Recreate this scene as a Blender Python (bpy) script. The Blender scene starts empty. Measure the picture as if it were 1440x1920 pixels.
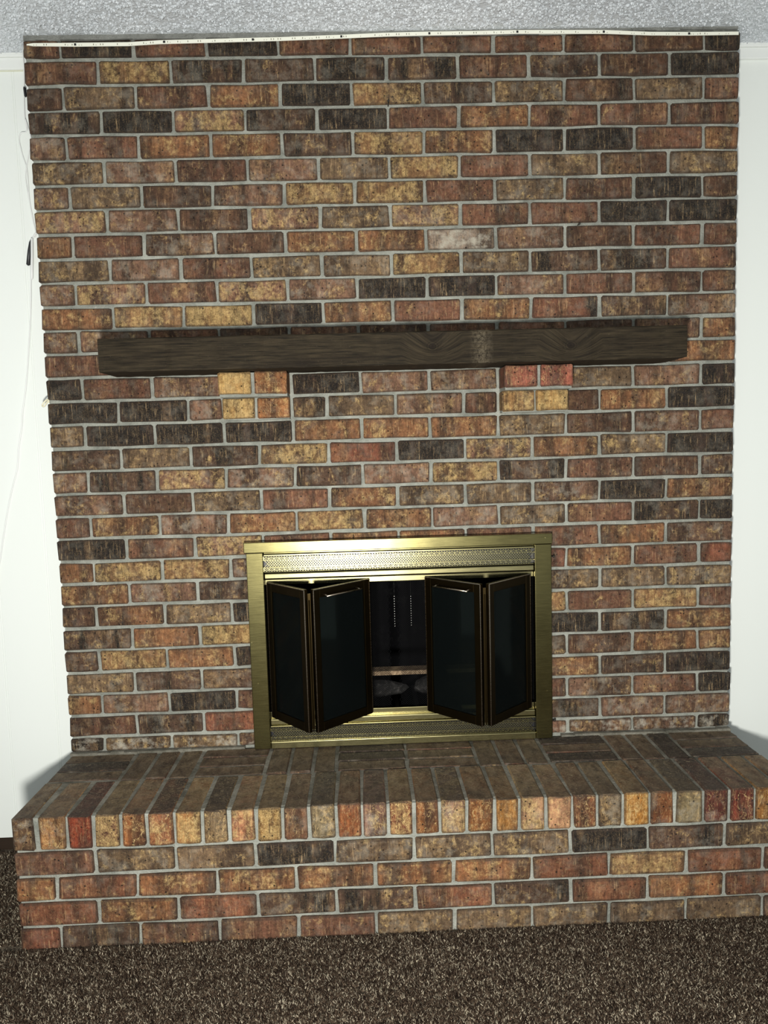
import bpy, bmesh, math, random
import numpy as np
from mathutils import Matrix, Vector

S = bpy.context.scene
C = S.collection
random.seed(7)
PI = math.pi
W, Hh = 1440, 1920

# ------------------------------------------------------------------ camera
FPX = 1399.8
CAM = Vector((0.9134, -2.2263, 1.2636))
RC = Matrix.Rotation(-0.02687, 3, 'Z') @ Matrix.Rotation(PI/2 - 0.09272, 3, 'X') @ Matrix.Rotation(-0.02782, 3, 'Z')
cam = bpy.data.cameras.new('camera')
cam.sensor_fit = 'HORIZONTAL'; cam.sensor_width = 36; cam.lens = 36*FPX/W
cam.clip_start = 0.02
co = bpy.data.objects.new('camera', cam); C.objects.link(co)
co.matrix_world = Matrix.Translation(CAM) @ RC.to_4x4()
S.camera = co

# ------------------------------------------------------------------ world, lights, exposure
world = bpy.data.worlds.new('world'); S.world = world; world.use_nodes = True
bg = world.node_tree.nodes['Background']
bg.inputs[0].default_value = (0.93, 1.0, 1.0, 1); bg.inputs[1].default_value = 0.46
lamp = bpy.data.lights.new('hand_lamp', 'AREA'); lamp.shape = 'DISK'; lamp.size = 0.16
lamp.energy = 72; lamp.color = (1.0, 0.985, 0.93)
lo = bpy.data.objects.new('hand_lamp', lamp); C.objects.link(lo)
lo.location = (0.80, -2.34, 0.86)
lo.rotation_euler = (Vector((1.02, 0, 1.25)) - lo.location).to_track_quat('-Z', 'Y').to_euler()
S.view_settings.view_transform = 'Standard'; S.view_settings.look = 'None'
S.view_settings.gamma = 1; S.view_settings.use_curve_mapping = False
S.view_settings.exposure = 0.0

# ------------------------------------------------------------------ helpers
def U(u, v, Y):
    """the point of the plane y = Y seen at photograph pixel (u, v)"""
    q = RC @ Vector(((u-W/2)/FPX, -(v-Hh/2)/FPX, -1))
    return CAM + q*((Y-CAM.y)/q.y)

def lin(r, g, b):
    f = lambda c: ((c/255+.055)/1.055)**2.4 if c > 10 else c/255/12.92
    return (f(r), f(g), f(b), 1)

def obj(name, verts, faces, mat, parent=None, smooth=False, loc=None, rot=None):
    if isinstance(verts, bpy.types.Mesh): me = verts
    else:
        me = bpy.data.meshes.new(name); me.from_pydata(verts, [], faces)
        if mat: me.materials.append(mat)
        if smooth:
            for p in me.polygons: p.use_smooth = True
    o = bpy.data.objects.new(name, me); C.objects.link(o)
    if parent: o.parent = parent
    if loc is not None: o.location = loc
    if rot is not None: o.rotation_euler = rot
    return o

def thing(name, label, cat, loc=(0, 0, 0), group=None):
    o = bpy.data.objects.new(name, None); C.objects.link(o)
    o.empty_display_size = .05; o.location = loc
    return tag(o, label, cat, group)

def tag(o, label=None, cat=None, group=None, kind=None):
    if label: o['label'] = label
    if cat: o['category'] = cat
    if group: o['group'] = group
    if kind: o['kind'] = kind
    return o

class MB:
    def __init__(s): s.v = []; s.f = []
    def box(s, x0, x1, y0, y1, z0, z1, M=None):
        n = len(s.v)
        pts = [(x, y, z) for x in (x0, x1) for y in (y0, y1) for z in (z0, z1)]
        if M: pts = [tuple(M @ Vector(p)) for p in pts]
        s.v += pts
        s.f += [tuple(n+i for i in q) for q in ((0,1,3,2),(4,6,7,5),(0,4,5,1),(2,3,7,6),(0,2,6,4),(1,5,7,3))]
        return s
    def tube(s, pts, r, n=8, closed=False):
        pts = [Vector(p) for p in pts]; base = len(s.v); m = len(pts)
        for i, p in enumerate(pts):
            t = (pts[min(i+1, m-1)] - pts[max(i-1, 0)]).normalized()
            a = t.cross(Vector((0, 1, 0.01)));
            if a.length < 1e-3: a = t.cross(Vector((1, 0, 0)))
            a.normalize(); b = t.cross(a)
            rr = r[i] if isinstance(r, (list, tuple)) else r
            for k in range(n):
                s.v.append(tuple(p + rr*(math.cos(2*PI*k/n)*a + math.sin(2*PI*k/n)*b)))
        for i in range(m-1):
            for k in range(n):
                s.f.append((base+i*n+k, base+i*n+(k+1) % n, base+(i+1)*n+(k+1) % n, base+(i+1)*n+k))
        s.f.append(tuple(base+k for k in range(n))[::-1]); s.f.append(tuple(base+(m-1)*n+k for k in range(n)))
        return s
    def ribbon(s, p, q, w, y):
        """flat strip from p to q in the xz plane, facing the room"""
        dx, dz = q[0]-p[0], q[1]-p[1]; L = math.hypot(dx, dz) or 1; nx, nz = -dz/L*w/2, dx/L*w/2
        n = len(s.v)
        s.v += [(p[0]+nx, y, p[1]+nz), (p[0]-nx, y, p[1]-nz), (q[0]-nx, y, q[1]-nz), (q[0]+nx, y, q[1]+nz)]
        s.f.append((n, n+1, n+2, n+3)); return s
    def bend(s, p, q, w, y0, y1):
        n = len(s.v)
        dx, dz = q[0]-p[0], q[1]-p[1]; L = math.hypot(dx, dz) or 1; nx, nz = -dz/L*w/2, dx/L*w/2
        s.v += [(p[0]+nx, y0, p[1]+nz), (p[0]-nx, y0, p[1]-nz), (q[0]-nx, y1, q[1]-nz), (q[0]+nx, y1, q[1]+nz)]
        s.f.append((n, n+1, n+2, n+3)); return s
    def build(s, name, mat, parent=None, smooth=False, bevel=0, loc=None, rot=None):
        o = obj(name, s.v, s.f, mat, parent, smooth, loc, rot)
        if bevel:
            m = o.modifiers.new('bevel', 'BEVEL'); m.width = bevel; m.segments = 2; m.limit_method = 'ANGLE'
        return o

# ------------------------------------------------------------------ materials
class NT:
    def __init__(s, name, rough=.6, metal=0, spec=.5):
        s.m = bpy.data.materials.new(name); s.m.use_nodes = True
        s.t = s.m.node_tree; s.b = s.t.nodes['Principled BSDF']
        s.b.inputs['Roughness'].default_value = rough; s.b.inputs['Metallic'].default_value = metal
        s.b.inputs['Specular IOR Level'].default_value = spec
    def n(s, typ, **kw):
        nd = s.t.nodes.new(typ)
        for k, v in kw.items():
            if k in ('operation', 'blend_type', 'data_type', 'attribute_type', 'attribute_name', 'feature', 'noise_dimensions', 'wave_type', 'bands_direction'): setattr(nd, k, v)
        return nd
    def l(s, a, b): s.t.links.new(a, b)
    def val(s, sock, x):
        if hasattr(x, 'is_linked'): s.l(x, sock)
        else: sock.default_value = x
    def math(s, op, a, b=None, c=None, clamp=False):
        nd = s.n('ShaderNodeMath', operation=op); nd.use_clamp = clamp
        s.val(nd.inputs[0], a)
        if b is not None: s.val(nd.inputs[1], b)
        if c is not None: s.val(nd.inputs[2], c)
        return nd.outputs[0]
    def noise(s, vec, scale, detail=3, rough=.55, dist=0):
        nd = s.n('ShaderNodeTexNoise'); s.l(vec, nd.inputs['Vector'])
        nd.inputs['Scale'].default_value = scale; nd.inputs['Detail'].default_value = detail
        nd.inputs['Roughness'].default_value = rough; nd.inputs['Distortion'].default_value = dist
        return nd.outputs['Fac']
    def scale(s, vec, sc, off=None):
        nd = s.n('ShaderNodeVectorMath', operation='MULTIPLY'); s.l(vec, nd.inputs[0]); nd.inputs[1].default_value = sc
        return nd.outputs[0]
    def add(s, vec, o):
        nd = s.n('ShaderNodeVectorMath', operation='ADD'); s.l(vec, nd.inputs[0]); s.val(nd.inputs[1], o)
        return nd.outputs[0]
    def step(s, x, lo, hi):
        nd = s.n('ShaderNodeMapRange'); s.l(x, nd.inputs[0])
        s.val(nd.inputs[1], lo); s.val(nd.inputs[2], hi)
        return nd.outputs[0]
    def mix(s, f, a, b, bt='MIX'):
        nd = s.n('ShaderNodeMix', data_type='RGBA', blend_type=bt)
        s.val(nd.inputs['Factor'], f); s.val(nd.inputs['A'], a); s.val(nd.inputs['B'], b)
        return nd.outputs['Result']
    def color(s, c): s.val(s.b.inputs['Base Color'], c); return s
    def bump(s, h, strength=.5, dist=.002):
        nd = s.n('ShaderNodeBump'); nd.inputs['Strength'].default_value = strength
        nd.inputs['Distance'].default_value = dist; s.l(h, nd.inputs['Height']); s.l(nd.outputs[0], s.b.inputs['Normal'])
        return s
    def objco(s): return s.n('ShaderNodeTexCoord').outputs['Object']
    def pos(s): return s.n('ShaderNodeNewGeometry').outputs['Position']

def brick_material():
    t = NT('fired_brick', .72, 0, .28)
    info = t.n('ShaderNodeObjectInfo')
    at = {k: t.n('ShaderNodeAttribute', attribute_type='OBJECT', attribute_name=k).outputs['Fac'] for k in ('gold', 'char', 'dust', 'swirl')}
    off = t.n('ShaderNodeCombineXYZ')
    t.l(t.math('MULTIPLY', info.outputs['Random'], 37.0), off.inputs[0]); t.l(t.math('MULTIPLY', info.outputs['Random'], 91.0), off.inputs[2])
    t.l(t.math('MULTIPLY', info.outputs['Random'], 53.0), off.inputs[1])
    v = t.add(t.objco(), off.outputs[0])
    band = t.noise(t.scale(v, (1, 1, .18)), 17, 3, .6)          # broad upright bands
    streak = t.noise(t.scale(v, (1, 1, .10)), 210, 3, .7)       # wire-cut drag marks
    mott = t.noise(v, 74, 6, .78, .3)
    fine = t.noise(v, 330, 4, .75)
    blot = t.noise(t.scale(v, (1, 1, .75)), 26, 5, .70, .5)
    base = info.outputs['Color']
    # tone variation
    tone = t.math('MULTIPLY', t.step(mott, .30, .72), t.math('ADD', t.math('MULTIPLY', t.step(streak, .3, .7), .55), .55))
    tone = t.math('ADD', t.math('MULTIPLY', tone, 1.35), .30)
    c = t.mix(1.0, base, t.n('ShaderNodeRGB').outputs[0], 'MULTIPLY')
    c = base
    dk = t.mix(.8, base, (.038, .022, .014, 1))
    c = t.mix(t.step(band, .44, .62), c, dk)
    # brown/purple tint areas
    c = t.mix(t.math('MULTIPLY', t.step(blot, .52, .66), .45), c, lin(110, 80, 62))
    # gold slip
    gthr = t.math('SUBTRACT', .66, t.math('MULTIPLY', at['gold'], .26))
    gm = t.math('MULTIPLY', t.step(t.math('ADD', t.math('MULTIPLY', blot, .6), t.math('MULTIPLY', mott, .4)), gthr, t.math('ADD', gthr, .09)), t.step(fine, .30, .62))
    pale = t.noise(t.scale(v, (1, 1, .45)), 13, 3, .6)
    c = t.mix(t.math('MULTIPLY', t.step(pale, .53, .68), t.math('MULTIPLY', t.step(mott, .36, .58), t.math('ADD', .12, t.math('MULTIPLY', at['gold'], .55)))), c, lin(180, 146, 100))
    c = t.mix(t.math('MULTIPLY', gm, .9), c, lin(186, 158, 104))
    # charred patches
    cthr = t.math('SUBTRACT', .74, t.math('MULTIPLY', at['char'], .38))
    cm = t.step(t.math('ADD', t.math('MULTIPLY', band, .72), t.math('MULTIPLY', mott, .28)), cthr, t.math('ADD', cthr, .05))
    c = t.mix(t.math('MULTIPLY', cm, .93), c, t.mix(t.step(t.math('ADD', t.math('MULTIPLY', fine, .6), t.math('MULTIPLY', streak, .4)), .47, .66), lin(22, 20, 19), lin(98, 80, 60)))
    sc = t.n('ShaderNodeVectorMath', operation='SCALE'); t.l(c, sc.inputs[0]); t.l(tone, sc.inputs['Scale']); c = sc.outputs[0]
    c = t.mix(t.math('MULTIPLY', t.step(streak, .60, .74), .55), c, lin(196, 166, 122))
    c = t.mix(t.math('MULTIPLY', t.step(streak, .40, .28), .6), c, lin(40, 28, 22))
    # light drag scratches, pale flecks, pits, dust
    wob = t.noise(t.scale(v, (1, 1, .5)), 38, 2, .5, 2.5)
    scr = t.step(t.math('ABSOLUTE', t.math('SUBTRACT', wob, .5)), .016, .004)
    c = t.mix(t.math('MULTIPLY', scr, t.math('ADD', .07, t.math('MULTIPLY', at['swirl'], .8))), c, lin(214, 184, 128))
    c = t.mix(t.math('MULTIPLY', t.step(fine, .66, .72), .6), c, lin(214, 192, 156))
    pit = t.n('ShaderNodeTexVoronoi'); t.l(v, pit.inputs['Vector']); pit.inputs['Scale'].default_value = 95
    pm = t.math('MULTIPLY', t.step(pit.outputs['Distance'], .24, .12), t.step(t.n('ShaderNodeSeparateColor').outputs[0], -1, 0))
    sepc = t.n('ShaderNodeSeparateColor'); t.l(pit.outputs['Color'], sepc.inputs[0])
    pm = t.math('MULTIPLY', t.step(pit.outputs['Distance'], .26, .14), t.step(sepc.outputs[0], .80, .84))
    c = t.mix(t.math('MULTIPLY', pm, .9), c, (.012, .010, .008, 1))
    dm = t.math('MULTIPLY', t.step(t.noise(v, 26, 5, .7), .48, .66), at['dust'])
    c = t.mix(dm, c, lin(176, 168, 152))
    # grey-brown settled dirt, plus grazing-light dimness painted in, on faces that lie flat
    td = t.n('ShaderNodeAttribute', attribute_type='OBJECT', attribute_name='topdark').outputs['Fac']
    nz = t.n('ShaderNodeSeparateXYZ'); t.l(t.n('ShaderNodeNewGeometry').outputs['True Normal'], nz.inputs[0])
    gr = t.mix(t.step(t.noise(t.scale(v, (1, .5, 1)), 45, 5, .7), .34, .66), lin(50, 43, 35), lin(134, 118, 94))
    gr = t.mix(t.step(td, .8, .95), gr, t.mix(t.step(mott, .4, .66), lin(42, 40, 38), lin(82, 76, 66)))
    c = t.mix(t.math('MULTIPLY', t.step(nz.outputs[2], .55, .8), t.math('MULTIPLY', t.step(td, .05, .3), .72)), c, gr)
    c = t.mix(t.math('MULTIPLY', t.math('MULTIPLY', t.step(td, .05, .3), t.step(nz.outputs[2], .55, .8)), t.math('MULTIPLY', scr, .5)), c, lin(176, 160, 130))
    # slightly burnt, greyed rim of the face
    rim = t.n('ShaderNodeAttribute', attribute_type='GEOMETRY', attribute_name='rim').outputs['Fac']
    c = t.mix(t.math('MULTIPLY', t.step(rim, .35, 1.0), .55), c, lin(58, 46, 38))
    t.color(c)
    h = t.math('ADD', t.math('MULTIPLY', mott, 1.3), t.math('ADD', t.math('MULTIPLY', streak, .45), t.math('MULTIPLY', fine, .35)))
    h = t.math('SUBTRACT', h, t.math('MULTIPLY', pm, .8))
    t.bump(h, .85, .0042)
    t.val(t.b.inputs['Roughness'], t.math('ADD', .42, t.math('MULTIPLY', fine, .5)))
    return t.m

def mortar_material(name, c0, c1, sc=1.0):
    t = NT(name, .9, 0, .3); v = t.pos()
    a = t.noise(v, 14, 5, .7); b = t.noise(v, 160, 4, .75)
    c = t.mix(t.step(a, .35, .68), c0, c1)
    c = t.mix(t.math('MULTIPLY', t.step(b, .62, .74), .55), c, lin(225, 224, 216))
    c = t.mix(t.math('MULTIPLY', t.step(b, .38, .28), .5), c, lin(90, 86, 78))
    t.color(c); t.bump(t.math('ADD', a, t.math('MULTIPLY', b, .8)), 1.0, .006)
    return t.m

def brass(name, c, rough=.34, tarnish=.4):
    t = NT(name, rough, 1.0); v = t.pos()
    g = t.noise(t.scale(v, (.25, 1, 9)), 90, 3, .6)
    b = t.noise(v, 11, 4, .6)
    dark = tuple(x*.45 for x in c[:3])+(1,)
    t.color(t.mix(t.math('MULTIPLY', t.step(b, .45, .7), tarnish), c, dark))
    t.val(t.b.inputs['Roughness'], t.math('ADD', rough-.06, t.math('MULTIPLY', g, .16)))
    t.bump(g, .10, .0006)
    return t.m

M_BRICK = brick_material()
M_MORTAR = mortar_material('mortar', lin(126, 128, 120), lin(172, 173, 163))
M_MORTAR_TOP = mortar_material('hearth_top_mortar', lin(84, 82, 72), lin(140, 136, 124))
M_CAULK = mortar_material('grey_caulk', lin(120, 121, 116), lin(150, 151, 146))
M_BRASS = brass('aged_brass', (.165, .145, .062, 1), .24)
M_BRIGHT = brass('bright_brass', (.33, .295, .15, 1), .24, .3)
M_BRONZE = brass('dark_bronze', (.022, .015, .006, 1), .42, .5)
M_CHROME = brass('polished_bronze', (.34, .29, .23, 1), .25, .1)
t = NT('painted_panelling', .45, 0, .3)
t.color(lin(232, 236, 232)); t.bump(t.noise(t.scale(t.pos(), (1, 1, .5)), 240, 3), .12, .001); M_WALL = t.m
t = NT('white_trim_paint', .35); t.color(lin(234, 237, 234)); M_TRIM = t.m
t = NT('ceiling_plaster', .30, 0, .9); v = t.pos()
a = t.noise(v, 48, 3, .6, 1.2); b = t.noise(v, 130, 3, .6)
hh = t.math('ADD', t.step(a, .42, .62), t.math('MULTIPLY', b, .7))
t.color(t.mix(t.step(t.noise(v, 3, 3), .4, .7), lin(208, 214, 219), lin(224, 229, 233))); t.bump(hh, .7, .003); M_CEIL = t.m
t = NT('dark_wood_base', .5); t.color(lin(46, 34, 24)); M_BASE = t.m
t = NT('black_plastic', .4); t.color((.012, .012, .014, 1)); M_BLACK = t.m
t = NT('white_plastic', .35); t.color(lin(226, 228, 226)); M_WHITE = t.m
t = NT('cream_plastic', .4); t.color(lin(224, 218, 190)); M_CREAM = t.m
t = NT('strip_tape', .4); t.color(lin(240, 240, 226)); M_TAPE = t.m
t = NT('yellowed_tape', .4); t.color(lin(206, 206, 178)); M_TAPEY = t.m
t = NT('pad_grey', .5, .3); t.color(lin(120, 116, 100)); M_PAD = t.m
t = NT('iron', .55, .8); t.color((.05, .045, .04, 1)); M_IRON = t.m
t = NT('soot', .95, 0, .1); v = t.pos(); n = t.noise(v, 30, 5, .7)
t.color(t.mix(t.step(n, .52, .72), (.002, .002, .0025, 1), (.010, .010, .010, 1))); t.bump(n, .7, .006); M_SOOT = t.m
t = NT('screen_wire', .8, 0, .1); t.color((.004, .004, .0045, 1)); M_WIRE = t.m
t = NT('bead_steel', .25, 1.0); t.color((.7, .7, .66, 1)); M_BEAD = t.m
t = NT('firebrick', .85); v = t.pos(); n = t.noise(v, 90, 4, .7); t.color(t.mix(t.step(n, .4, .65), lin(110, 88, 66), lin(170, 146, 116))); t.bump(n, .5, .003); M_FIREBRICK = t.m
t = NT('charred_wood', .8); v = t.pos(); n = t.noise(v, 60, 5, .75); t.color(t.mix(t.step(n, .5, .75), (.012, .011, .010, 1), (.11, .10, .095, 1))); t.bump(n, .9, .008); M_CHAR = t.m

# tinted door glass: smoked, see-through
mg = bpy.data.materials.new('smoked_glass'); mg.use_nodes = True; nt = mg.node_tree; nt.nodes.clear()
out = nt.nodes.new('ShaderNodeOutputMaterial'); mixs = nt.nodes.new('ShaderNodeMixShader'); tr = nt.nodes.new('ShaderNodeBsdfTransparent'); gl = nt.nodes.new('ShaderNodeBsdfGlossy'); fr = nt.nodes.new('ShaderNodeFresnel')
tr.inputs[0].default_value = (.42, .46, .43, 1); gl.inputs['Roughness'].default_value = .06; gl.inputs[0].default_value = (.12, .14, .13, 1); fr.inputs[0].default_value = 1.5
nt.links.new(fr.outputs[0], mixs.inputs[0]); nt.links.new(tr.outputs[0], mixs.inputs[1]); nt.links.new(gl.outputs[0], mixs.inputs[2]); df = nt.nodes.new('ShaderNodeBsdfDiffuse'); df.inputs[0].default_value = (.20, .26, .26, 1); m2 = nt.nodes.new('ShaderNodeMixShader'); m2.inputs[0].default_value = .012
nt.links.new(mixs.outputs[0], m2.inputs[1]); nt.links.new(df.outputs[0], m2.inputs[2]); nt.links.new(m2.outputs[0], out.inputs[0])
M_GLASS = mg

# mantel timber
t = NT('dark_stained_timber', .75, 0, .15); v = t.objco()
def knot(cx, cz):
    d = t.n('ShaderNodeVectorMath', operation='DISTANCE')
    t.l(t.scale(v, (1, 0, 1.25)), d.inputs[0]); d.inputs[1].default_value = (cx, 0, cz*1.25)
    return d.outputs['Value']
k1 = knot(1.115-.206, .048); k2 = knot(1.498-.206, .042)
kd = t.math('MINIMUM', k1, k2)
warp = t.math('MULTIPLY', t.step(kd, .09, .0), .05)
cv = t.n('ShaderNodeCombineXYZ'); t.l(warp, cv.inputs[2])
vv = t.add(v, cv.outputs[0])
g1 = t.noise(t.scale(vv, (.05, .6, 1)), 190, 5, .7); g2 = t.noise(t.scale(vv, (.12, .6, 1)), 26, 4, .6); g3 = t.noise(v, 130, 4, .75)
c = t.mix(t.step(g1, .35, .68), lin(24, 20, 14), lin(62, 53, 39))
c = t.mix(t.math('MULTIPLY', t.step(g2, .50, .68), .6), c, lin(24, 18, 13))
c = t.mix(t.math('MULTIPLY', t.step(g3, .62, .74), .5), c, lin(88, 77, 63))
rings = t.math('SINE', t.math('MULTIPLY', kd, 900))
c = t.mix(t.math('MULTIPLY', t.step(kd, .024, .006), t.step(rings, -.2, .8)), c, lin(22, 17, 13))
c = t.mix(t.math('MULTIPLY', t.step(kd, .009, .005), .8), c, lin(26, 20, 15))
sx = t.n('ShaderNodeSeparateXYZ'); t.l(v, sx.inputs[0])
st = t.math('MULTIPLY', t.step(t.math('ABSOLUTE', t.math('SUBTRACT', sx.outputs[0], 1.25-.206)), .034, .004), t.step(g3, .40, .60))
c = t.mix(t.math('MULTIPLY', st, .38), c, lin(132, 120, 100))
t.color(c); t.bump(t.math('ADD', g1, t.math('MULTIPLY', g2, .8)), .7, .003); M_TIMBER = t.m

# ------------------------------------------------------------------ setting
ZC = 2.355+.0655
PX = [U(19, 1380, .10).x, U(113, 1420, .10).x]
def panelled(name, x0, x1, grooves):
    gs = sorted(g for g in grooves if x0 < g < x1)
    edges = [x0]+gs+[x1]
    m = MB()
    for i in range(len(edges)-1):
        a = edges[i]+(.003 if i else 0); b = edges[i+1]-(.003 if i < len(edges)-2 else 0)
        m.box(a, b, .10, .12, .034, ZC)
    m.box(x0, x1, .104, .13, .034, ZC)
    return tag(m.build(name, M_WALL, bevel=.0015), kind='structure')
panelled('wall_left', -1.5, .02, [PX[1]-k*.203 if k % 2 == 0 else PX[0]-(k-1)*.203 for k in range(0, 6)]+PX)
panelled('wall_right', 2.012, 3.5, [2.66, 2.9])
for nm, x0, x1 in (('baseboard_left', -1.5, .02), ('baseboard_right', 2.012, 3.5)):
    tag(MB().box(x0, x1, .108, .13, -.012, .034).build(nm, M_BASE), kind='structure')
for nm, x0, x1 in (('trim_1', -1.5, .001), ('trim_2', 2.031, 3.5)):
    m = MB(); m.box(x0, x1, .082, .10, ZC-.012, ZC).box(x0, x1, .088, .10, ZC-.044, ZC-.012)
    tag(m.build(nm, M_TRIM, bevel=.002), kind='structure')
ceil_o = tag(MB().box(-1.5, 3.5, -3.6, .13, ZC, ZC+.02).build('ceiling', M_CEIL), kind='structure')

nb = 52000
bx_ = np.random.default_rng(5).uniform(-.75, 2.9, nb); rg = np.random.default_rng(6); byy = rg.uniform(-1.0, .09, nb)
rr = rg.uniform(.0026, .0062, nb); an = rg.uniform(0, 2*PI, nb); hb = rg.uniform(.0018, .0056, nb)
k = ~((bx_ > -.01) & (bx_ < 2.04) & (byy > -.012)); bx_, byy, rr, an, hb = bx_[k], byy[k], rr[k], an[k], hb[k]; nb = len(bx_)
BV = np.zeros((nb, 8, 3), np.float32)
for q in range(5):
    ra = rr*rg.uniform(.7, 1.35, nb)
    BV[:, q, 0] = bx_+ra*np.cos(an+q*2*PI/5); BV[:, q, 1] = byy+ra*np.sin(an+q*2*PI/5); BV[:, q, 2] = ZC+.0002
for q in range(3):
    BV[:, 5+q, 0] = bx_+rr*.35*np.cos(an+q*2*PI/3+.5); BV[:, 5+q, 1] = byy+rr*.35*np.sin(an+q*2*PI/3+.5); BV[:, 5+q, 2] = ZC-hb
bt = np.array([[0, 5, 1], [1, 5, 6], [1, 6, 2], [2, 6, 3], [3, 6, 7], [3, 7, 4], [4, 7, 5], [4, 5, 0], [5, 7, 6]])
bi = (np.arange(nb)[:, None, None]*8+bt).astype(np.int32)
me = bpy.data.meshes.new('ceiling_spatter'); me.vertices.add(nb*8); me.vertices.foreach_set('co', BV.ravel())
me.loops.add(nb*27); me.loops.foreach_set('vertex_index', bi.ravel())
me.polygons.add(nb*9); me.polygons.foreach_set('loop_start', np.arange(0, nb*27, 3, dtype=np.int32)); me.update(calc_edges=True)
me.materials.append(M_CEIL); sp = bpy.data.objects.new('plaster_spatter', me); C.objects.link(sp); sp['kind'] = 'stuff'; sp.parent = ceil_o

# carpet floor with tufts of pile
t = NT('carpet_backing', 1, 0, .1); v = t.pos(); n = t.noise(v, 260, 3, .8)
t.color(t.mix(t.step(n, .38, .66), lin(46, 36, 30), lin(150, 136, 118))); t.bump(n, 1, .01); M_CARPET = t.m
fl = tag(MB().box(-1.5, 3.5, -3.6, .13, -.03, -.010).build('floor', M_CARPET), kind='structure')
rng = np.random.default_rng(3)
def pile(x0, x1, y0, y1, n):
    x = rng.uniform(x0, x1, n); y = rng.uniform(y0, y1, n)
    r = rng.uniform(.0013, .0026, n); h = rng.uniform(.004, .0115, n); a = rng.uniform(0, 2*PI, n)
    lx = rng.normal(0, .0048, n); ly = rng.normal(0, .0048, n)
    P = np.zeros((n, 4, 3), np.float32)
    for k in range(3):
        P[:, k, 0] = x+r*np.cos(a+k*2*PI/3); P[:, k, 1] = y+r*np.sin(a+k*2*PI/3); P[:, k, 2] = -.011
    P[:, 3, 0] = x+lx; P[:, 3, 1] = y+ly; P[:, 3, 2] = -.011+h
    return P
t = NT('carpet_yarn', .95, 0, .15); sh = t.n('ShaderNodeAttribute', attribute_type='GEOMETRY', attribute_name='shade').outputs['Fac']
c = t.mix(t.step(sh, .25, .55), lin(40, 29, 22), lin(92, 77, 63)); c = t.mix(t.step(sh, .78, 1.0), c, lin(204, 192, 168)); t.color(c)
M_YARN = t.m
for args, lab in (((-.42, 2.35, -1.02, -.397, 240000), 'speckled brown and beige carpet pile in front of the brick hearth'), ((-.42, -.014, -.376, .090, 20000), 'strip of speckled brown carpet pile between the left wall and the hearth end')):
  P4 = pile(*args); n = len(P4)
  me = bpy.data.meshes.new('carpet_pile')
  me.vertices.add(n*4); me.vertices.foreach_set('co', P4.ravel())
  tri = np.array([[0, 1, 3], [1, 2, 3], [2, 0, 3]]); idx = (np.arange(n)[:, None, None]*4+tri).astype(np.int32)
  me.loops.add(n*9); me.loops.foreach_set('vertex_index', idx.ravel())
  me.polygons.add(n*3); me.polygons.foreach_set('loop_start', np.arange(0, n*9, 3, dtype=np.int32))
  me.update(calc_edges=True)
  ca = me.attributes.new('shade', 'FLOAT', 'POINT'); ca.data.foreach_set('value', np.repeat(rng.uniform(0, 1, n).astype(np.float32), 4))
  me.materials.append(M_YARN)
  cp = bpy.data.objects.new('carpet_pile', me); C.objects.link(cp)
  tag(cp, lab, 'carpet', kind='stuff')

# ------------------------------------------------------------------ bricks
Pm = .2032
pool = {}
def brick_mesh(w, h, d, var):
    key = (round(w, 3), round(h, 3), round(d, 3), var)
    if key in pool: return pool[key]
    r = random.Random(hash(key) % 99991)
    c = .0034
    def ring(y, ins, jit):
        a, b = w/2-ins, h/2-ins
        pts = [(-a+c, -b), (0, -b), (a-c, -b), (a, -b+c), (a, b-c), (a-c, b), (0, b), (-a+c, b), (-a, b-c), (-a, -b+c)]
        return [(x+r.uniform(-jit, jit), y, z+r.uniform(-jit, jit)) for x, z in pts]
    vs = ring(-d/2-.0006, .0085, .0012) + ring(-d/2, .0022, .0019) + ring(-d/2+.0024, .0002, .0018) + ring(d/2, .001, 0)
    n = 10; fs = [tuple(range(n))]
    for k in (0, n, 2*n):
        for i in range(n): fs.append((k+i, k+n+i, k+n+(i+1) % n, k+(i+1) % n))
    fs.append(tuple(range(4*n-1, 3*n-1, -1)))
    me = bpy.data.meshes.new('brick'); me.from_pydata(vs, [], fs); me.materials.append(M_BRICK)
    ra = me.attributes.new('rim', 'FLOAT', 'POINT'); ra.data.foreach_set('value', [0.0]*n+[1.0]*n+[1.0]*n+[.4]*n)
    pool[key] = me
    return me

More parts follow.
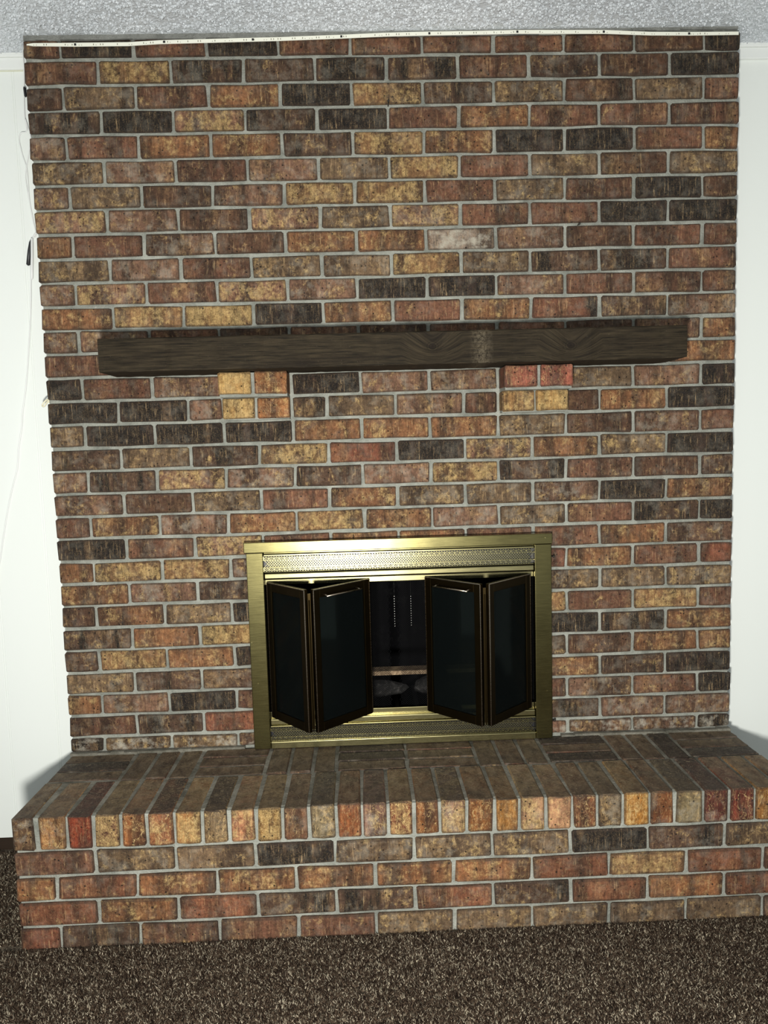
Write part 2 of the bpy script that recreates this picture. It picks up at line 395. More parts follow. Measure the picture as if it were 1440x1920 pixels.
CODE = {  # colour, gold slip, charring, dust, swirl
 'K': ((62, 48, 40), .32, .84, .12, .0), 'D': ((86, 64, 50), .45, .58, .22, .0), 'd': ((108, 70, 52), .35, .48, .15, 0),
 'B': ((94, 66, 49), .34, .30, .15, .0), 'R': ((114, 77, 58), .36, .14, .15, .05), 'O': ((132, 90, 60), .56, .14, .10, .05),
 'G': ((138, 102, 68), .74, .10, .10, .1), 'Y': ((150, 112, 70), .92, 0, .05, .25), 'T': ((112, 90, 68), .52, .24, .25, .0),
 't': ((92, 80, 58), .5, .40, .15, 0),
 'P': ((124, 92, 73), .46, .10, .35, .05), 'g': ((128, 92, 72), .74, .08, .2, .1), 'M': ((130, 78, 57), .18, .08, .1, .08), 'W': ((150, 132, 116), .2, 0, 1.0, .1)}
brick_count = 0
def brick(parent, x0, x1, z0, z1, y0, y1, code, col=None, turn=None, **kw):
    """a brick filling the box; code picks its firing"""
    global brick_count
    brick_count += 1
    w, h, d = x1-x0, z1-z0, y1-y0
    cx, cy, cz = (x0+x1)/2, (y0+y1)/2, (z0+z1)/2
    var = random.randrange(7)
    o = obj('brick', brick_mesh(w, h, d, var), None, None, parent)
    o.location = (cx+random.uniform(-.0008, .0008), cy+random.uniform(-.0012, .0012), cz+random.uniform(-.0008, .0008))
    o.rotation_euler = (random.uniform(-.004, .004), random.uniform(-.005, .005), random.uniform(-.004, .004))
    c, gold, char, dust, sw = CODE[code]
    if col: c = col
    j = random.uniform(.92, 1.1)
    L = lin(*[min(255, q*j) for q in c]); o.color = (L[0], L[1], L[2], 1)
    o['gold'] = float(kw.get('gold', gold)); o['char'] = float(kw.get('char', char)); o['dust'] = float(kw.get('dust', dust)); o['swirl'] = float(kw.get('swirl', sw))
    return o

# heights of the bed joints of the wall, top to bottom, read off both edges
JL = [111,162,210,254,303,350,395,442,488,533,577,622,665,711,754.5,799,843,887,929,971.5,1013,1055,1098,1138,1180,1223,1263,1305,1344,1385]
JR = [95,140,185,232,279,325,370,414,459,503,546,590,634,677,721,764,807,848,890.5,932.5,973,1015,1054,1095.5,1136,1176.5,1217,1257,1296,1335.5]
BED = []
for i, (a, b) in enumerate(zip(JL, JR)):
    zl = U(45+(a-85)*.0662, a, 0).z; zr = U(1387-(b-60)*.0146, b, 0).z
    BED.append(((zl+zr)/2*.6+(2.355-i*.06763)*.4, (zl-zr)/2*.5))
TOPZ = 2.355-2.0095       # hearth top
ROWS = ["RKRKRRRRRBK", "RGDDDDRDBK", "BTROKGDTBTR", "DKgDKRORRR", "PROODGOKKRO", "TPRPTGRTBT", "PTBPGGRTRKB", "gPBgTgRRKK",
 "ORPBOOWPBRR", "TPRTTGTDDR", "PgRgPKKPRRR", "OGYKOROdDP", "PPRBRBRRBPO", "RRRRRRRRRO", "KRPcKPPcTPK", "KKh..h..OK",
 "TKKKOOOTBPR", "DTDGMKgOTK", "PDgPDPGDRBD", "PBTROTTPKO", "ROPOGOPTRDK", "KRgROORROP", "OGGPxxxMORM", "OPDxxxxTTT",
 "BOTKxxxGRGR", "DOYxxxxKDO", "DGOKxxxTBOO", "TDDxxxxODK", "OPKRxxxRPRK", "RDMxxxxDPP", "KTTPxxxPPPK"]
FX0, FX1 = .545, 1.480     # the metal surround covers this stretch
OPX0, OPX1, OPZ = .600, 1.432, TOPZ+.560

breast = thing('chimney_breast', 'floor-to-ceiling wall of multicoloured bricks with grey mortar around the fireplace', 'brick wall')
m = MB()
YM = .006
m.box(.005, OPX0, YM, .62, TOPZ-.3, ZC).box(OPX1, 2.027, YM, .62, TOPZ-.3, ZC).box(OPX0, OPX1, YM, .62, OPZ, ZC)
m.box(OPX0, OPX1, YM, .62, TOPZ-.3, TOPZ-.005)
m.box(OPX0, OPX1, .60, .62, TOPZ-.005, OPZ)
m.build('mortar', M_MORTAR, breast)
J = .0043
for r, codes in enumerate(ROWS):
    odd = (r % 2 == 0)
    zt = (BED[r-1][0]-J) if r > 0 else 2.355+.052
    zb = (BED[r][0]+J) if r < 30 else TOPZ+.006
    tilt = BED[min(r, 29)][1]
    for k, ch in enumerate(codes):
        if odd: xa, xb = (k-.5)*Pm, (k+.5)*Pm
        else: xa, xb = k*Pm, (k+1)*Pm
        xa, xb = max(xa, 0), min(xb, 10*Pm)
        if ch == '.' or ch == 'x' : continue
        if ch == 'c': continue
        L, R_ = (0 if xa == 0 else J), (0 if xb > 9.99*Pm else J)
        a, b = xa+L+random.uniform(-.001, .001)*(L > 0), xb-R_
        dust = None
        if ch == 'h': continue
        z1, z0 = zt, zb
        if r >= 22 and a < FX0 < b: b = FX0+.03
        if r >= 22 and a < FX1 < b: a = FX1-.03
        kw = {}
        if r == 30: kw['dust'] = .85
        if r == 7 and k == 4: kw['char'] = .35
        sh = tilt*((a+b)/2/1.016-1)*-1
        brick(breast, a, b, z0+sh, z1+sh, 0, .095, ch, **kw)
# row 16 half bricks beside the corbels
zt, zb = BED[14][0]-J, BED[15][0]+J
for x, ch in ((2, 'P'), (3.5, 'D'), (4, 'T'), (5, 'P'), (6, 'R'), (7.5, 'B')):
    w = 1 if x in (4, 5) else .5
    brick(breast, x*Pm+J, (x+w)*Pm-J, zb, zt, 0, .095, ch)
# stepped corbels carrying the mantel
for x, tops, lows, yt, yl in ((2.5, ('Y', 'O'), ('Y', 'O'), .078, .030), (6.5, ('M', 'M'), ('G', 'Y'), .088, .040)):
    cb = MB()
    x0, x1 = x*Pm+.002, (x+1)*Pm-.002
    cb.box(x0+.004, x1-.004, -yt+.006, .01, BED[14][0]-.004, BED[13][0]-.004)
    cb.box(x0+.004, x1-.004, -yl+.006, .01, BED[15][0]+.001, BED[14][0]-.004)
    cbo = cb.build('corbel', M_MORTAR, breast)
    xm = (x+.5)*Pm
    gg = .02 if x > 5 else 0
    for (ca, cb_, y, za, zb2) in ((tops[0], tops[1], yt, BED[14][0]+J-.002, BED[13][0]-.003), (lows[0], lows[1], yl, BED[15][0]+J, BED[14][0]-J)):
        for xa, xb, ch in ((x0+.002, xm-J+.001, ca), (xm+J-.001, x1-.002, cb_)):
            col = {'Y': (206, 160, 96), 'O': (172, 114, 70), 'M': (148, 86, 68), 'G': (178, 134, 84)}[ch]
            brick(cbo, xa, xb, za, zb2, -y, .02, ch, col=col, char=0, swirl=.45)
# grey smear of mortar under the ceiling and along the foot of the wall
m = MB()
N = 60
for i in range(N):
    x0 = .004+2.02*i/N; x1 = x0+2.02/N+.001
    hgt = (.013 if x0 < 1.45 else .007)+random.uniform(-.002, .002)
    m.box(x0, x1, -.004+random.uniform(-.0007, .0007), .02, ZC-hgt, ZC)
m.build('caulk_joint', M_CAULK, breast)

# firebox behind the doors
m = MB()
bx0, bx1, by = .76, 1.27, .55
def quad(mb, a, b, c_, d): n = len(mb.v); mb.v += [a, b, c_, d]; mb.f.append((n, n+1, n+2, n+3))
z0, z1 = TOPZ-.004, OPZ
quad(m, (OPX0, .02, z0), (bx0, by, z0), (bx0, by, z1), (OPX0, .02, z1))
quad(m, (OPX1, .02, z0), (bx1, by, z0), (bx1, by, z1), (OPX1, .02, z1))
quad(m, (bx0, by, z0), (bx1, by, z0), (bx1, by, z1), (bx0, by, z1))
quad(m, (OPX0, .02, z0), (OPX1, .02, z0), (bx1, by, z0), (bx0, by, z0))
quad(m, (OPX0, .02, z1), (OPX1, .02, z1), (bx1, by, z1), (bx0, by, z1))
m.build('firebox', M_SOOT, breast)

# ------------------------------------------------------------------ raised hearth
HY = -.3937
hearth = thing('raised_hearth', 'raised brick hearth bench with upright edge bricks standing on the carpet', 'hearth')
HB = [U(180, 1603.5, HY).z, U(180, 1645.5, HY).z, U(184, 1692.5, HY).z, U(184, 1739, HY).z]
zr = 2.355-2.1356
HB = [zr+.0342+.00, zr-.0333, zr-.0333-.0676, zr-.0333-.1353]   # bed joints below the edge bricks
m = MB()
m.box(.006, 10*Pm-.006, HY+.007, .0, -.012, TOPZ-.006)
m.build('mortar', M_MORTAR, hearth)
m = MB(); m.box(.004, 10*Pm-.004, HY+.02, .004, TOPZ-.02, TOPZ-.0045)
# mortar fillet where the hearth meets the wall
for i in range(50):
    x = .0+i*2.03/50
    if FX0-.05 < x < FX1: continue
    m.box(x, x+.0408, -.012+random.uniform(-.002, .002), .004, TOPZ-.006, TOPZ+.004+random.uniform(-.001, .002))
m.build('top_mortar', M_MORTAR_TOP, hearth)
FR = ["RTTKTTTKDT", "OROOOOOMGRR", "RORDDRDMOR", "MDRRRTTTTTR"]
for r, codes in enumerate(FR):
    zt = HB[r]-J; zb = HB[r+1]+J if r < 3 else -.010
    odd = r % 2 == 1
    for k, ch in enumerate(codes):
        xa, xb = ((k-.5)*Pm, (k+.5)*Pm) if odd else (k*Pm, (k+1)*Pm)
        xa, xb = max(xa, 0), min(xb, 10*Pm)
        a, b = xa+(J if xa > 0 else 0), xb-(J if xb < 9.99*Pm else 0)
        zt2 = zt
        if r == 0: zt2 = zt
        kw = {}
        if r == 1 or r == 2: 
            if ch in 'ORM': kw['col'] = {'O': (140, 93, 60), 'R': (130, 82, 58), 'M': (126, 80, 56)}[ch]
        brick(hearth, a, b, zb, zt2, HY, HY+.095, ch, **kw)
# edge bricks on their sides, heads to the front
RJ = [25,69,124,174,225,274,326,378,429,479,529,579,630,678,727,775.5,824,875.5,927,974,1024,1073,1120.5,1169,1219.5,1266,1320,1368,1416]
RX = [U(u, 1545-(u-25)*.047, HY).x for u in RJ]; RX[0] = 0
RX += [RX[-1]+Pm/3, 10*Pm]
RC_ = [((150,112,80),.5,.6,.2), ((176,124,78),.6,.25,.5), ((150,66,40),.05,.05,.1), ((112,72,54),.95,0,.6), ((184,116,66),.5,0,.8), ((166,104,66),.6,.1,.8), ((210,148,88),.9,0,.6),
 ((112,90,62),.5,.1,.7), ((206,138,98),.8,.1,.5), ((140,98,50),.9,0,.4), ((146,98,68),.3,.15,.3), ((128,112,84),.5,.3,.4), ((156,92,52),.3,.1,.3), ((156,116,96),.5,.35,.5), ((156,84,58),.9,0,1.1), ((150,94,50),.4,.05,.5),
 ((156,118,90),.8,.3,.9), ((166,104,52),.5,.05,.4), ((184,124,54),.4,.05,.3), ((186,140,104),.8,.2,.7), ((206,152,112),.7,.1,.6), ((140,90,58),.4,.1,.6), ((124,100,70),.5,.3,.3), ((196,134,60),.8,0,.9),
 ((122,74,42),.3,.2,.3), ((142,124,90),.5,.3,.2), ((112,52,42),.1,.35,.3), ((150,64,48),.1,.1,.7), ((176,116,52),.6,.1,.6), ((150,100,60),.5,.1,.3)]
TC = {2: 'K', 3: 't', 7: 'D', 11: 'D', 13: 'K', 16: 'K', 24: 'P', 25: 'D', 26: 'K', 5: 'D', 9: 'B'}
zt, zb = TOPZ, HB[0]+J
for k in range(30):
    if k >= len(RX)-1: break
    a, b = RX[k]+(J if k else 0), RX[k+1]-(J if k < 29 else 0)
    if k < 1: b -= .006
    c, gold, dust, sw = RC_[k]
    tj = random.uniform(-.002, .0015)
    # head piece (bright face) and top share one brick
    o = brick(hearth, a, b, zb, zt+tj, HY, HY+.196, 'O', col=tuple(int(q*.93) for q in c), gold=gold, dust=dust, swirl=sw, char=.05)
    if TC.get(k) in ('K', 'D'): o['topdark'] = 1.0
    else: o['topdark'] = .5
# basket weave behind
PAT = "SPSPSSPSPS"
yB0, yB1 = HY+.196+.0085, -.006
DK = {(0, 1): 'K', (0, 0): 'B', (0, 2): 'B', (4, 0): 'K', (4, 1): 'K', (7, 0): 'K', (7, 2): 'K', (8, 2): 'K', (9, 1): 'D', (9, 2): 'K'}
for k, pch in enumerate(PAT):
    xa = k*Pm
    for i in range(3):
        code = DK.get((k, i), random.choice('BBRTd'))
        zj = random.uniform(-.002, .001)
        if pch == 'S':
            d = (yB1-yB0)/3
            y1 = yB1-i*d-.004; y0 = yB1-(i+1)*d+.004
            o = brick(hearth, xa+J, xa+Pm-J, TOPZ-.035, TOPZ+zj, y0, y1, code, dust=.35)
        else:
            d = Pm/3
            o = brick(hearth, xa+i*d+J, xa+(i+1)*d-J, TOPZ-.035, TOPZ+zj, yB0, yB1-.003, code, dust=.35)
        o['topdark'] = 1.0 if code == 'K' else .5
# ------------------------------------------------------------------ mantel beam
MX0, MX1, MY = .206, 1.822, -.15
zt, zb = U(735, 622, MY).z, U(735, 694, MY).z
zt = (U(182, 636, MY).z+U(1288, 608, MY).z)/2; zb = (U(200, 706.5, 0).z+U(1270, 682.5, 0).z)/2
mant = thing('mantel_beam', 'long dark-stained rough timber mantel beam resting on two brick corbels', 'mantel', (MX0, MY, zb))
nx = 90; prof = []
L = MX1-MX0; Hm = zt-zb; Dm = -MY-.0005
vs, fs = [], []
loop = [(0, .004), (0, .3), (0, .65), (0, Hm/Hm-.04), (.03, 1), (.5, 1), (1, 1), (1, .5), (1, 0), (.5, 0), (.03, 0)]
for i in range(nx+1):
    x = L*i/nx
    e = .0012*math.sin(i*.9)+random.uniform(-.0009, .0009); e2 = random.uniform(-.0008, .0008)
    cut = max(0, (x-(L-.055))/.055)**1.6*.003
    for (dy, dz) in loop:
        y = dy*Dm + (e if dy < .02 else 0); z = dz*Hm
        if dz > .9: z += e2
        if dz < .1: z += cut+e2
        vs.append((x, y, z))
nl = len(loop)
for i in range(nx):
    for k in range(nl): fs.append((i*nl+k, (i+1)*nl+k, (i+1)*nl+(k+1) % nl, i*nl+(k+1) % nl))
fs.append(tuple(range(nl))[::-1]); fs.append(tuple(nx*nl+k for k in range(nl)))
obj('beam', vs, fs, M_TIMBER, mant)

# ------------------------------------------------------------------ fireplace insert
ins = thing('fireplace_surround', 'brass fireplace surround with four half-open smoked glass folding doors', 'fireplace doors')
def zpx(v, Y=-.03): return U(740, v, Y).z
YF = -.035
zTop, zTb = U(454, 1020, YF).z*.5+U(1035, 998, YF).z*.5, U(458, 1040, YF).z*.5+U(1035, 1018, YF).z*.5
xl0, xl1 = U(457, 1030, YF).x, U(1035, 1010, YF).x
MB().box(xl0-.001, xl1+.001, YF, .0, zTb, zTop).build('top_rail', M_BRASS, ins, bevel=.002)
jw = .050
a0 = U(468, 1200, -.03).x; a1 = U(1035, 1200, -.03).x
zB = TOPZ+.003
MB().box(a0, a0+jw, -.030, 0, zB, zTb).build('side_rail', M_BRASS, ins, bevel=.002)
MB().box(a1-jw, a1, -.030, 0, zB, zTb).build('side_rail', M_BRASS, ins, bevel=.002)
gx0, gx1 = a0+jw+.0005, a1-jw-.0005
def strip(name, v0, v1, y0, mat, bev=.0015, y1=.0):
    return MB().box(gx0, gx1, y0, y1, zpx(v1, y0), zpx(v0, y0)).build(name, mat, ins, bevel=bev)
strip('molding', 1027.5, 1031.5, -.018, M_BRASS); strip('molding', 1032.2, 1036.0, -.023, M_BRIGHT)
strip('molding', 1064.5, 1066.5, -.022, M_BRIGHT)
strip('molding', 1068, 1078.5, -.024, M_BRIGHT, .003)
strip('door_track', 1079, 1089.5, -.010, M_BRIGHT)
strip('door_track', 1326.5, 1340, -.008, M_BRIGHT)
strip('molding', 1340.5, 1351.5, -.024, M_BRIGHT, .003)
strip('molding', 1353, 1356.0, -.026, M_BRIGHT)
strip('molding', 1380.5, 1382.5, -.022, M_BRASS)
MB().box(gx0, gx1, -.028, 0, zB-.001, zpx(1382.8, -.028)).build('bottom_rail', M_BRIGHT, ins, bevel=.002)
for v0, v1 in ((1036, 1064.5), (1356, 1380.5)):
    z1_, z0_ = zpx(v0, -.02), zpx(v1, -.02)
    bk = MB().box(gx0, gx1, -.008, -.002, z0_, z1_).build('grille_backing', M_BLACK, ins)
    g = MB(); hgt = z1_-z0_; y = -.019
    p = .0077
    zc0, zc1 = z0_+hgt*.26, z1_-hgt*.26
    hc = zc1-zc0
    n = int((gx1-gx0)/p)
    for i in range(-5, n+1):
        x = gx0+i*p
        for sx_, yy in ((1, y), (-1, y-.0008)):
            xa, xb = x, x+sx_*hc*.95
            za, zb_ = zc0, zc1
            if min(xa, xb) < gx0 or max(xa, xb) > gx1: continue
            g.ribbon((xa, za), (xb, zb_), .0012, yy)
    for zq in (zc0, zc1): g.ribbon((gx0, zq), (gx1, zq), .0013, y-.001)
    P2 = .0154
    for i in range(int((gx1-gx0)/P2)):
        x = gx0+i*P2
        for (zq, sgn) in ((zc0, -1), (zc1, 1)):
            top = (z0_ if sgn < 0 else z1_)
            hz = abs(top-zq)
            prev = None
            for j in range(7):
                an = PI*j/6
                q = (x+P2/2-P2*.5*math.cos(an), zq+sgn*hz*.78*math.sin(an))
                if prev: g.ribbon(prev, q, .0016, y-.0015)
                prev = q
            prev = None
            for j in range(6):
                an = PI*j/5
                q = (x+P2/2-P2*.24*math.cos(an), zq+sgn*hz*.45*math.sin(an))
                if prev: g.ribbon(prev, q, .0014, y-.0015)
                prev = q
            g.ribbon((x, zq), (x, top), .0014, y-.0012)
            g.ribbon((x+P2/2, zq+sgn*hz*.7), (x+P2/2, top), .0012, y-.0012)
    gr = g.build('grille', M_BRIGHT, ins)
    sm = gr.modifiers.new('solid', 'SOLIDIFY'); sm.thickness = .0009
# bifold doors
zD1, zD0 = U(740, 1086, -.02).z-.0, U(740, 1334, -.02).z
zD1 = 2.355-1.4955; zD0 = 2.355-1.909
FY = -.160
def door(p, q, face, handle=False, rev=False):
    """one leaf between plan points p and q"""
    d = Vector((q[0]-p[0], q[1]-p[1], 0)); w = d.length; a = math.atan2(d.y, d.x)
    Hd = zD1-zD0; s = .022; th = .013
    m = MB()
    m.box(0, s, -th/2, th/2, 0, Hd).box(w-s, w, -th/2, th/2, 0, Hd).box(s, w-s, -th/2, th/2, 0, .026).box(s, w-s, -th/2, th/2, Hd-.026, Hd)
    o = m.build('door', M_BRONZE, ins, bevel=.0012, loc=(p[0], p[1], zD0), rot=(0, 0, a))
    MB().box(s-.004, w-s+.004, -.0015, .0015, .022, Hd-.022).build('glass_pane', M_GLASS, o)
    # thin bright edge strips
    e = MB(); e.box(-.0008, .0012, -th/2-.0008, -th/2+.0012, .002, Hd-.002).box(w-.0012, w+.0008, -th/2-.0008, -th/2+.0012, .002, Hd-.002).box(0, w, -th/2-.0008, -th/2+.0012, Hd-.0014, Hd+.0006)
    e.build('edge_trim', M_CHROME, o)
    if handle:
        h = MB(); h0, h1 = (w*.16, w*.74) if not rev else (w*.26, w*.84)
        hz = Hd-.016
        h.tube([(h0, -th/2, hz), (h0, -th/2-.022, hz-.004)], .0022).tube([(h1, -th/2, hz), (h1, -th/2-.022, hz-.004)], .0022)
        h.tube([(h0-.004, -th/2-.022, hz-.004), (h1+.004, -th/2-.022, hz-.004)], .0024)
        ho = h.build('handle', M_CHROME, o, smooth=True); ho['label'] = 'thin polished bar handle'
    return o
fg = .0085
xL0, xL1 = .622, .918; xR1, xR0 = 1.402, 1.094
door((xL0, -.022), (.752-fg, FY), 1); door((.752+fg, FY), (xL1, -.018), 1, True, False)
door((xR0, -.018), (1.246-fg, FY), 1, True, True); door((1.246+fg, FY), (xR1, -.022), 1)
for x in (.752, 1.246):
    h = MB()
    h.box(x-.004, x+.004, FY+.002, FY+.006, zD0+.01, zD1-.012)
    h.tube([(x, FY-.0005, zD0+.004), (x, FY-.0005, zD1-.03)], .0022)
    h.build('hinge', M_BRONZE, ins)
# adjusting knobs at the right of the frame
for u, v in ((1038, 1043), (1042, 1350)):
    p = U(u, v, -.012); k = MB()
    k.tube([(a1-.002, -.012, p.z), (a1+.009, -.012, p.z), (a1+.0095, -.012, p.z), (a1+.014, -.012, p.z)], [.0022, .0022, .0042, .0036], 10)
    k.build('knob', M_IRON, ins, smooth=True)
# screws
for u, v in ((472, 1205), (484, 1282), (1026, 1295), (1022, 1008)):
    p = U(u, v, -.031); k = MB()
    k.tube([(p.x, -.029 if v != 1008 else -.034, p.z), (p.x, -.032 if v != 1008 else -.0365, p.z)], .0016, 8).build('rivet', M_BRIGHT, ins)
# wire mesh curtains
def curtain(x0, x1):
    m = MB(); z0, z1 = TOPZ+.075, zD1+.006; p = .0066; H_ = z1-z0
    fy = lambda x: .018+.006*math.sin(x*130)+.003*math.sin(x*57)
    n = int((x1-x0+H_)/p); seg = 44
    for i in range(n):
        for sgn in (1, -1):
            for j in range(seg):
                za, zb_ = H_*j/seg, H_*(j+1)/seg
                xa = x0-H_+i*p+za if sgn > 0 else x0+i*p-za
                xb = x0-H_+i*p+zb_ if sgn > 0 else x0+i*p-zb_
                if min(xa, xb) < x0 or max(xa, xb) > x1: continue
                m.bend((xa, z0+za), (xb, z0+zb_), .0008, fy(xa), fy(xb))
    o = m.build('mesh_curtain', M_WIRE, ins); o['kind'] = 'stuff'
    return o
curtain(.625, .985); curtain(1.005, 1.41)
m = MB(); m.tube([(.61, .014, zD1+.008), (1.42, .014, zD1+.008)], .003); m.build('curtain_rod', M_IRON, ins)
for u, v0, v1 in ((739, 1118, 1174), (770, 1118, 1172)):
    a = U(u, v0, .004); b = U(u, v1, .004); m = MB()
    nb = 13
    for i in range(nb):
        z = a.z+(b.z-a.z)*i/(nb-1)
        m.tube([(a.x, .004, z+.0013), (a.x, .004, z+.0006), (a.x, .004, z-.0006), (a.x, .004, z-.0013)], [.0004, .0012, .0012, .0004], 6)
    m.tube([(a.x, .004, zD1), (a.x, .004, b.z)], .00035, 4)
    m.build('pull_chain', M_BEAD, ins)

# things inside the firebox
grate = thing('fire_grate', 'black iron grate low inside the firebox behind the mesh', 'grate', (1.0, .25, TOPZ))
m = MB()
for i in range(7): m.box(-.2+i*.066, -.188+i*.066, -.11, .12, .04, .052)
m.build('bars', M_IRON, grate)
for x in (-.19, .19):
    for y in (-.1, .1): MB().box(x-.006, x+.006, y-.006, y+.006, -.003, .04).build('leg', M_IRON, grate)
pL = U(698, 1256, .12); pR = U(806, 1252, .12)
fb = MB().box(.74, 1.26, .10, .15, pL.z-.013, pL.z+.0).build('grate_shelf', M_FIREBRICK, grate)
fb.parent = grate; fb.matrix_parent_inverse = Matrix.Translation((-1.0, -.25, -TOPZ))
def lump(name, loc, sx_, sy_, sz_, mat, parent=None):
    bm = bmesh.new(); bmesh.ops.create_icosphere(bm, subdivisions=2, radius=1)
    for v in bm.verts:
        v.co = Vector((v.co.x*sx_, v.co.y*sy_, v.co.z*sz_))*random.uniform(.8, 1.15)
    me = bpy.data.meshes.new(name); bm.to_mesh(me); bm.free(); me.materials.append(mat)
    return obj(name, me, None, None, parent, loc=loc)
lg = lump('burnt_log', (.88, .24, TOPZ+.085), .17, .035, .033, M_CHAR); tag(lg, 'charred log lying at the left on the grate in the dark firebox', 'log', 'charred logs in the firebox')
lg2 = lump('burnt_log', (1.14, .26, TOPZ+.085), .07, .036, .033, M_CHAR); tag(lg2, 'charred log lying at the right on the grate in the dark firebox', 'log', 'charred logs in the firebox')
bm = bmesh.new()
for i in range(110):
    x, y = random.uniform(.7, 1.3), random.uniform(.03, .088)
    r = random.uniform(.004, .013)
    res = bmesh.ops.create_icosphere(bm, subdivisions=1, radius=r, matrix=Matrix.Translation((x, y, TOPZ-.004+r*.5)))
    for v in res['verts']: v.co += Vector([random.uniform(-r, r)*.35 for _ in range(3)])
me = bpy.data.meshes.new('cinders'); bm.to_mesh(me); bm.free(); me.materials.append(M_CHAR)
tag(obj('cinders', me, None, None), 'loose black and grey cinders scattered on the firebox floor', 'cinders', kind='stuff')

# ------------------------------------------------------------------ LED strips, cable, hook, nails
led = thing('led_strip', 'thin white light strip stretched along the top of the brick wall', 'light strip')
pts = [(50,83.5,2),(62,83.6,5.5),(140,83.6,7),(240,82.5,7),(300,78.8,7),(400,76.2,7),(520,73,7),(640,68.5,7),(720,64.8,7),(800,62.8,7),(920,60.8,7),(970,59.6,7),(1135,59.6,7),(1220,62.8,6.5),(1295,63,6.5),(1385,62,6)]
ys = -.0085
vs, fs = [], []
for (u, v, h) in pts:
    a = U(u, v-h/2, ys); b = U(u, v+h/2, ys)
    for q, y in ((a, ys), (b, ys), (b, ys+.002), (a, ys+.002)): vs.append((q.x, y, q.z))
for i in range(len(pts)-1):
    for k in range(4): fs.append((i*4+k, i*4+(k+1) % 4, (i+1)*4+(k+1) % 4, (i+1)*4+k))
fs += [(0, 3, 2, 1), tuple((len(pts)-1)*4+k for k in range(4))]
obj('tape', vs, fs, M_TAPE, led)
def vy(u):
    for (a, va, _), (b, vb, _) in zip(pts, pts[1:]):
        if a <= u <= b: return va+(vb-va)*(u-a)/(b-a)
    return pts[-1][1]
for u in (141, 308, 474, 640, 805, 970, 1132, 1292):
    q = U(u, vy(u), ys); MB().box(q.x-.0028, q.x+.0028, ys-.0012, ys+.001, q.z-.0028, q.z+.0028).build('chip', M_BLACK, led)
m = MB()
u = 66
while u < 1380:
    q = U(u, vy(u), ys)
    for dx in (-.004, .003):
        if random.random() < .85: m.box(q.x+dx-.0009, q.x+dx+.0009, ys-.0005, ys+.001, q.z-.0022, q.z-.0008 if random.random() < .5 else q.z+.0018)
    u += random.choice((13, 19, 27))
m.build('solder_pads', M_PAD, led)['kind'] = 'stuff'

for (x0, x1, side) in ((-1.0, -.004, 'left'), (2.04, 3.0, 'right')):
    z = U(1410, 104.5, .098).z if side == 'right' else U(20, 130.5, .098).z
    l2 = thing('led_strip', 'yellowed light strip along the white wall under the ceiling trim, %s of the bricks' % side, 'light strip')
    MB().box(x0, x1, .0975, .0995, z-.0045, z+.0045).build('tape', M_TAPEY, l2)
    m = MB(); x = x0
    while x < x1-.02:
        x += random.choice((.02, .012, .035)); m.box(x, x+.0014, .0968, .099, z-.002, z+.001)
    m.build('solder_pads', M_PAD, l2)['kind'] = 'stuff'

def smooth_path(pp, k=6):
    out = []
    P_ = [Vector(p) for p in pp]
    for i in range(len(P_)-1):
        p0, p1, p2, p3 = P_[max(i-1, 0)], P_[i], P_[i+1], P_[min(i+2, len(P_)-1)]
        for j in range(k):
            s = j/k
            out.append(.5*((2*p1)+(p2-p0)*s+(2*p0-5*p1+4*p2-p3)*s*s+(3*p1-p0-3*p2+p3)*s**3))
    out.append(P_[-1]); return out
def pp(lst): return [tuple(U(u, v, y)) for u, v, y in lst]
cable = thing('light_cable', 'white cable hanging down beside the left edge of the bricks to an inline plug', 'cable')
MB().tube(smooth_path(pp([(52,84,-.006),(44,90,.03),(43,105,.06),(45,130,.07),(45,170,.08),(46,215,.085),(50,245,.09),(40,249,.092),(36,262,.093),(42,290,.094),(50,315,.094),(53,345,.094),(55,372,.094),(60,405,.094),(67,435,.093),(66,445,.092)])), .0017, 8).build('thin_lead', M_WHITE, cable, smooth=True)
MB().tube(smooth_path(pp([(47,222,.086),(56,250,.085),(58,262,.08),(52,300,.092),(48,330,.094),(52,360,.094),(57,386,.094),(66,432,.093)])), .0016, 8).build('thin_lead', M_WHITE, cable, smooth=True)
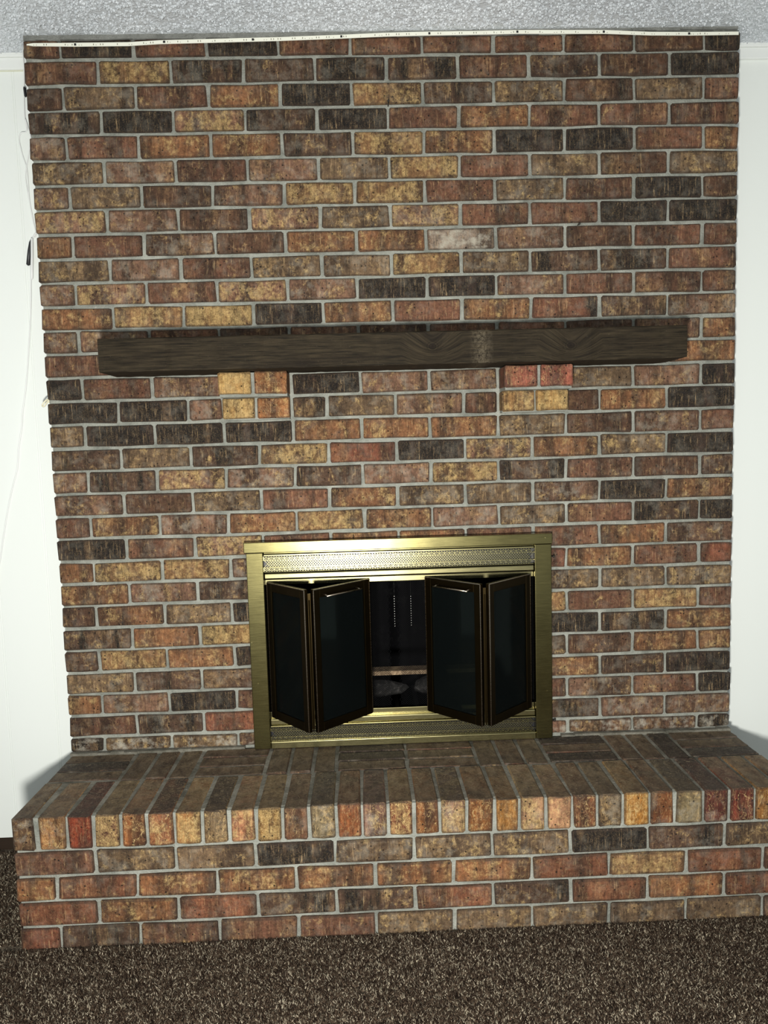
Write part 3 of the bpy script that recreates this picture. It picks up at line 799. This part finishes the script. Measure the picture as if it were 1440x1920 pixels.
MB().tube(smooth_path(pp([(68,436,.092),(61,450,.09),(59,480,.091),(58,520,.092),(58,560,.092),(57,600,.094),(54,650,.094),(51,700,.094),(47,740,.094),(42,775,.094),(41,800,.094),(35,840,.094),(32,880,.094),(22,920,.094),(14,960,.094),(6,1010,.094),(1,1045,.094),(-8,1100,.094),(-14,1180,.094)])), .0023, 8).build('cord', M_WHITE, cable, smooth=True)
MB().tube(pp([(60,446,.086),(60,448,.086),(60,500,.086),(60,522,.087),(59.5,524,.087)]), [.0015, .0038, .0038, .0034, .001], 10).build('barrel_plug', M_WHITE, cable, smooth=True)
m = MB(); m.tube(pp([(58,450,.088),(57,455,.088),(55,470,.09),(53,496,.092),(53,498,.092)]), [.002, .004, .005, .0058, .002], 10)
o = m.build('connector', M_BLACK, cable, smooth=True); o['label'] = 'black ribbed connector'
MB().tube(pp([(45,163,.074),(46,165,.074),(48,180,.074),(48,182,.074)]), [.002, .0042, .0042, .002], 6).build('tape_wrap', M_BLACK, cable)

p = U(86, 752, .03)
hk = thing('plastic_hook', 'small cream plastic clip hook sticking out from the left brick edge', 'hook', tuple(p))
m = MB(); q = [(.012, .02, .008), (.004, 0, .004), (-.004, -.004, -.004), (-.009, -.006, -.013), (-.004, -.008, -.016), (.002, -.006, -.010), (.006, -.002, -.001)]
m.tube(smooth_path(q, 4), .0024, 8).build('hook', M_CREAM, hk, smooth=True)
MB().box(.0085, .0125, -.006, .03, -.006, .012).build('base', M_CREAM, hk)

for (u, v, lab) in ((728, 191, 'small dark nail driven into a mortar joint high on the bricks'), (1085, 421, 'small round nail head in a bed joint right of the pale brick')):
    p = U(u, v, -.004); m = MB()
    m.tube([(p.x, .02, p.z+.002), (p.x, -.010, p.z), (p.x, -.0102, p.z), (p.x, -.012, p.z)], [.0016, .0016, .0036, .0034], 8)
    if v < 300: m.tube([(p.x, -.006, p.z), (p.x-.001, -.008, p.z-.014)], .0018, 6)
    tag(m.build('nail', M_IRON), lab, 'nail')
print('bricks', brick_count)
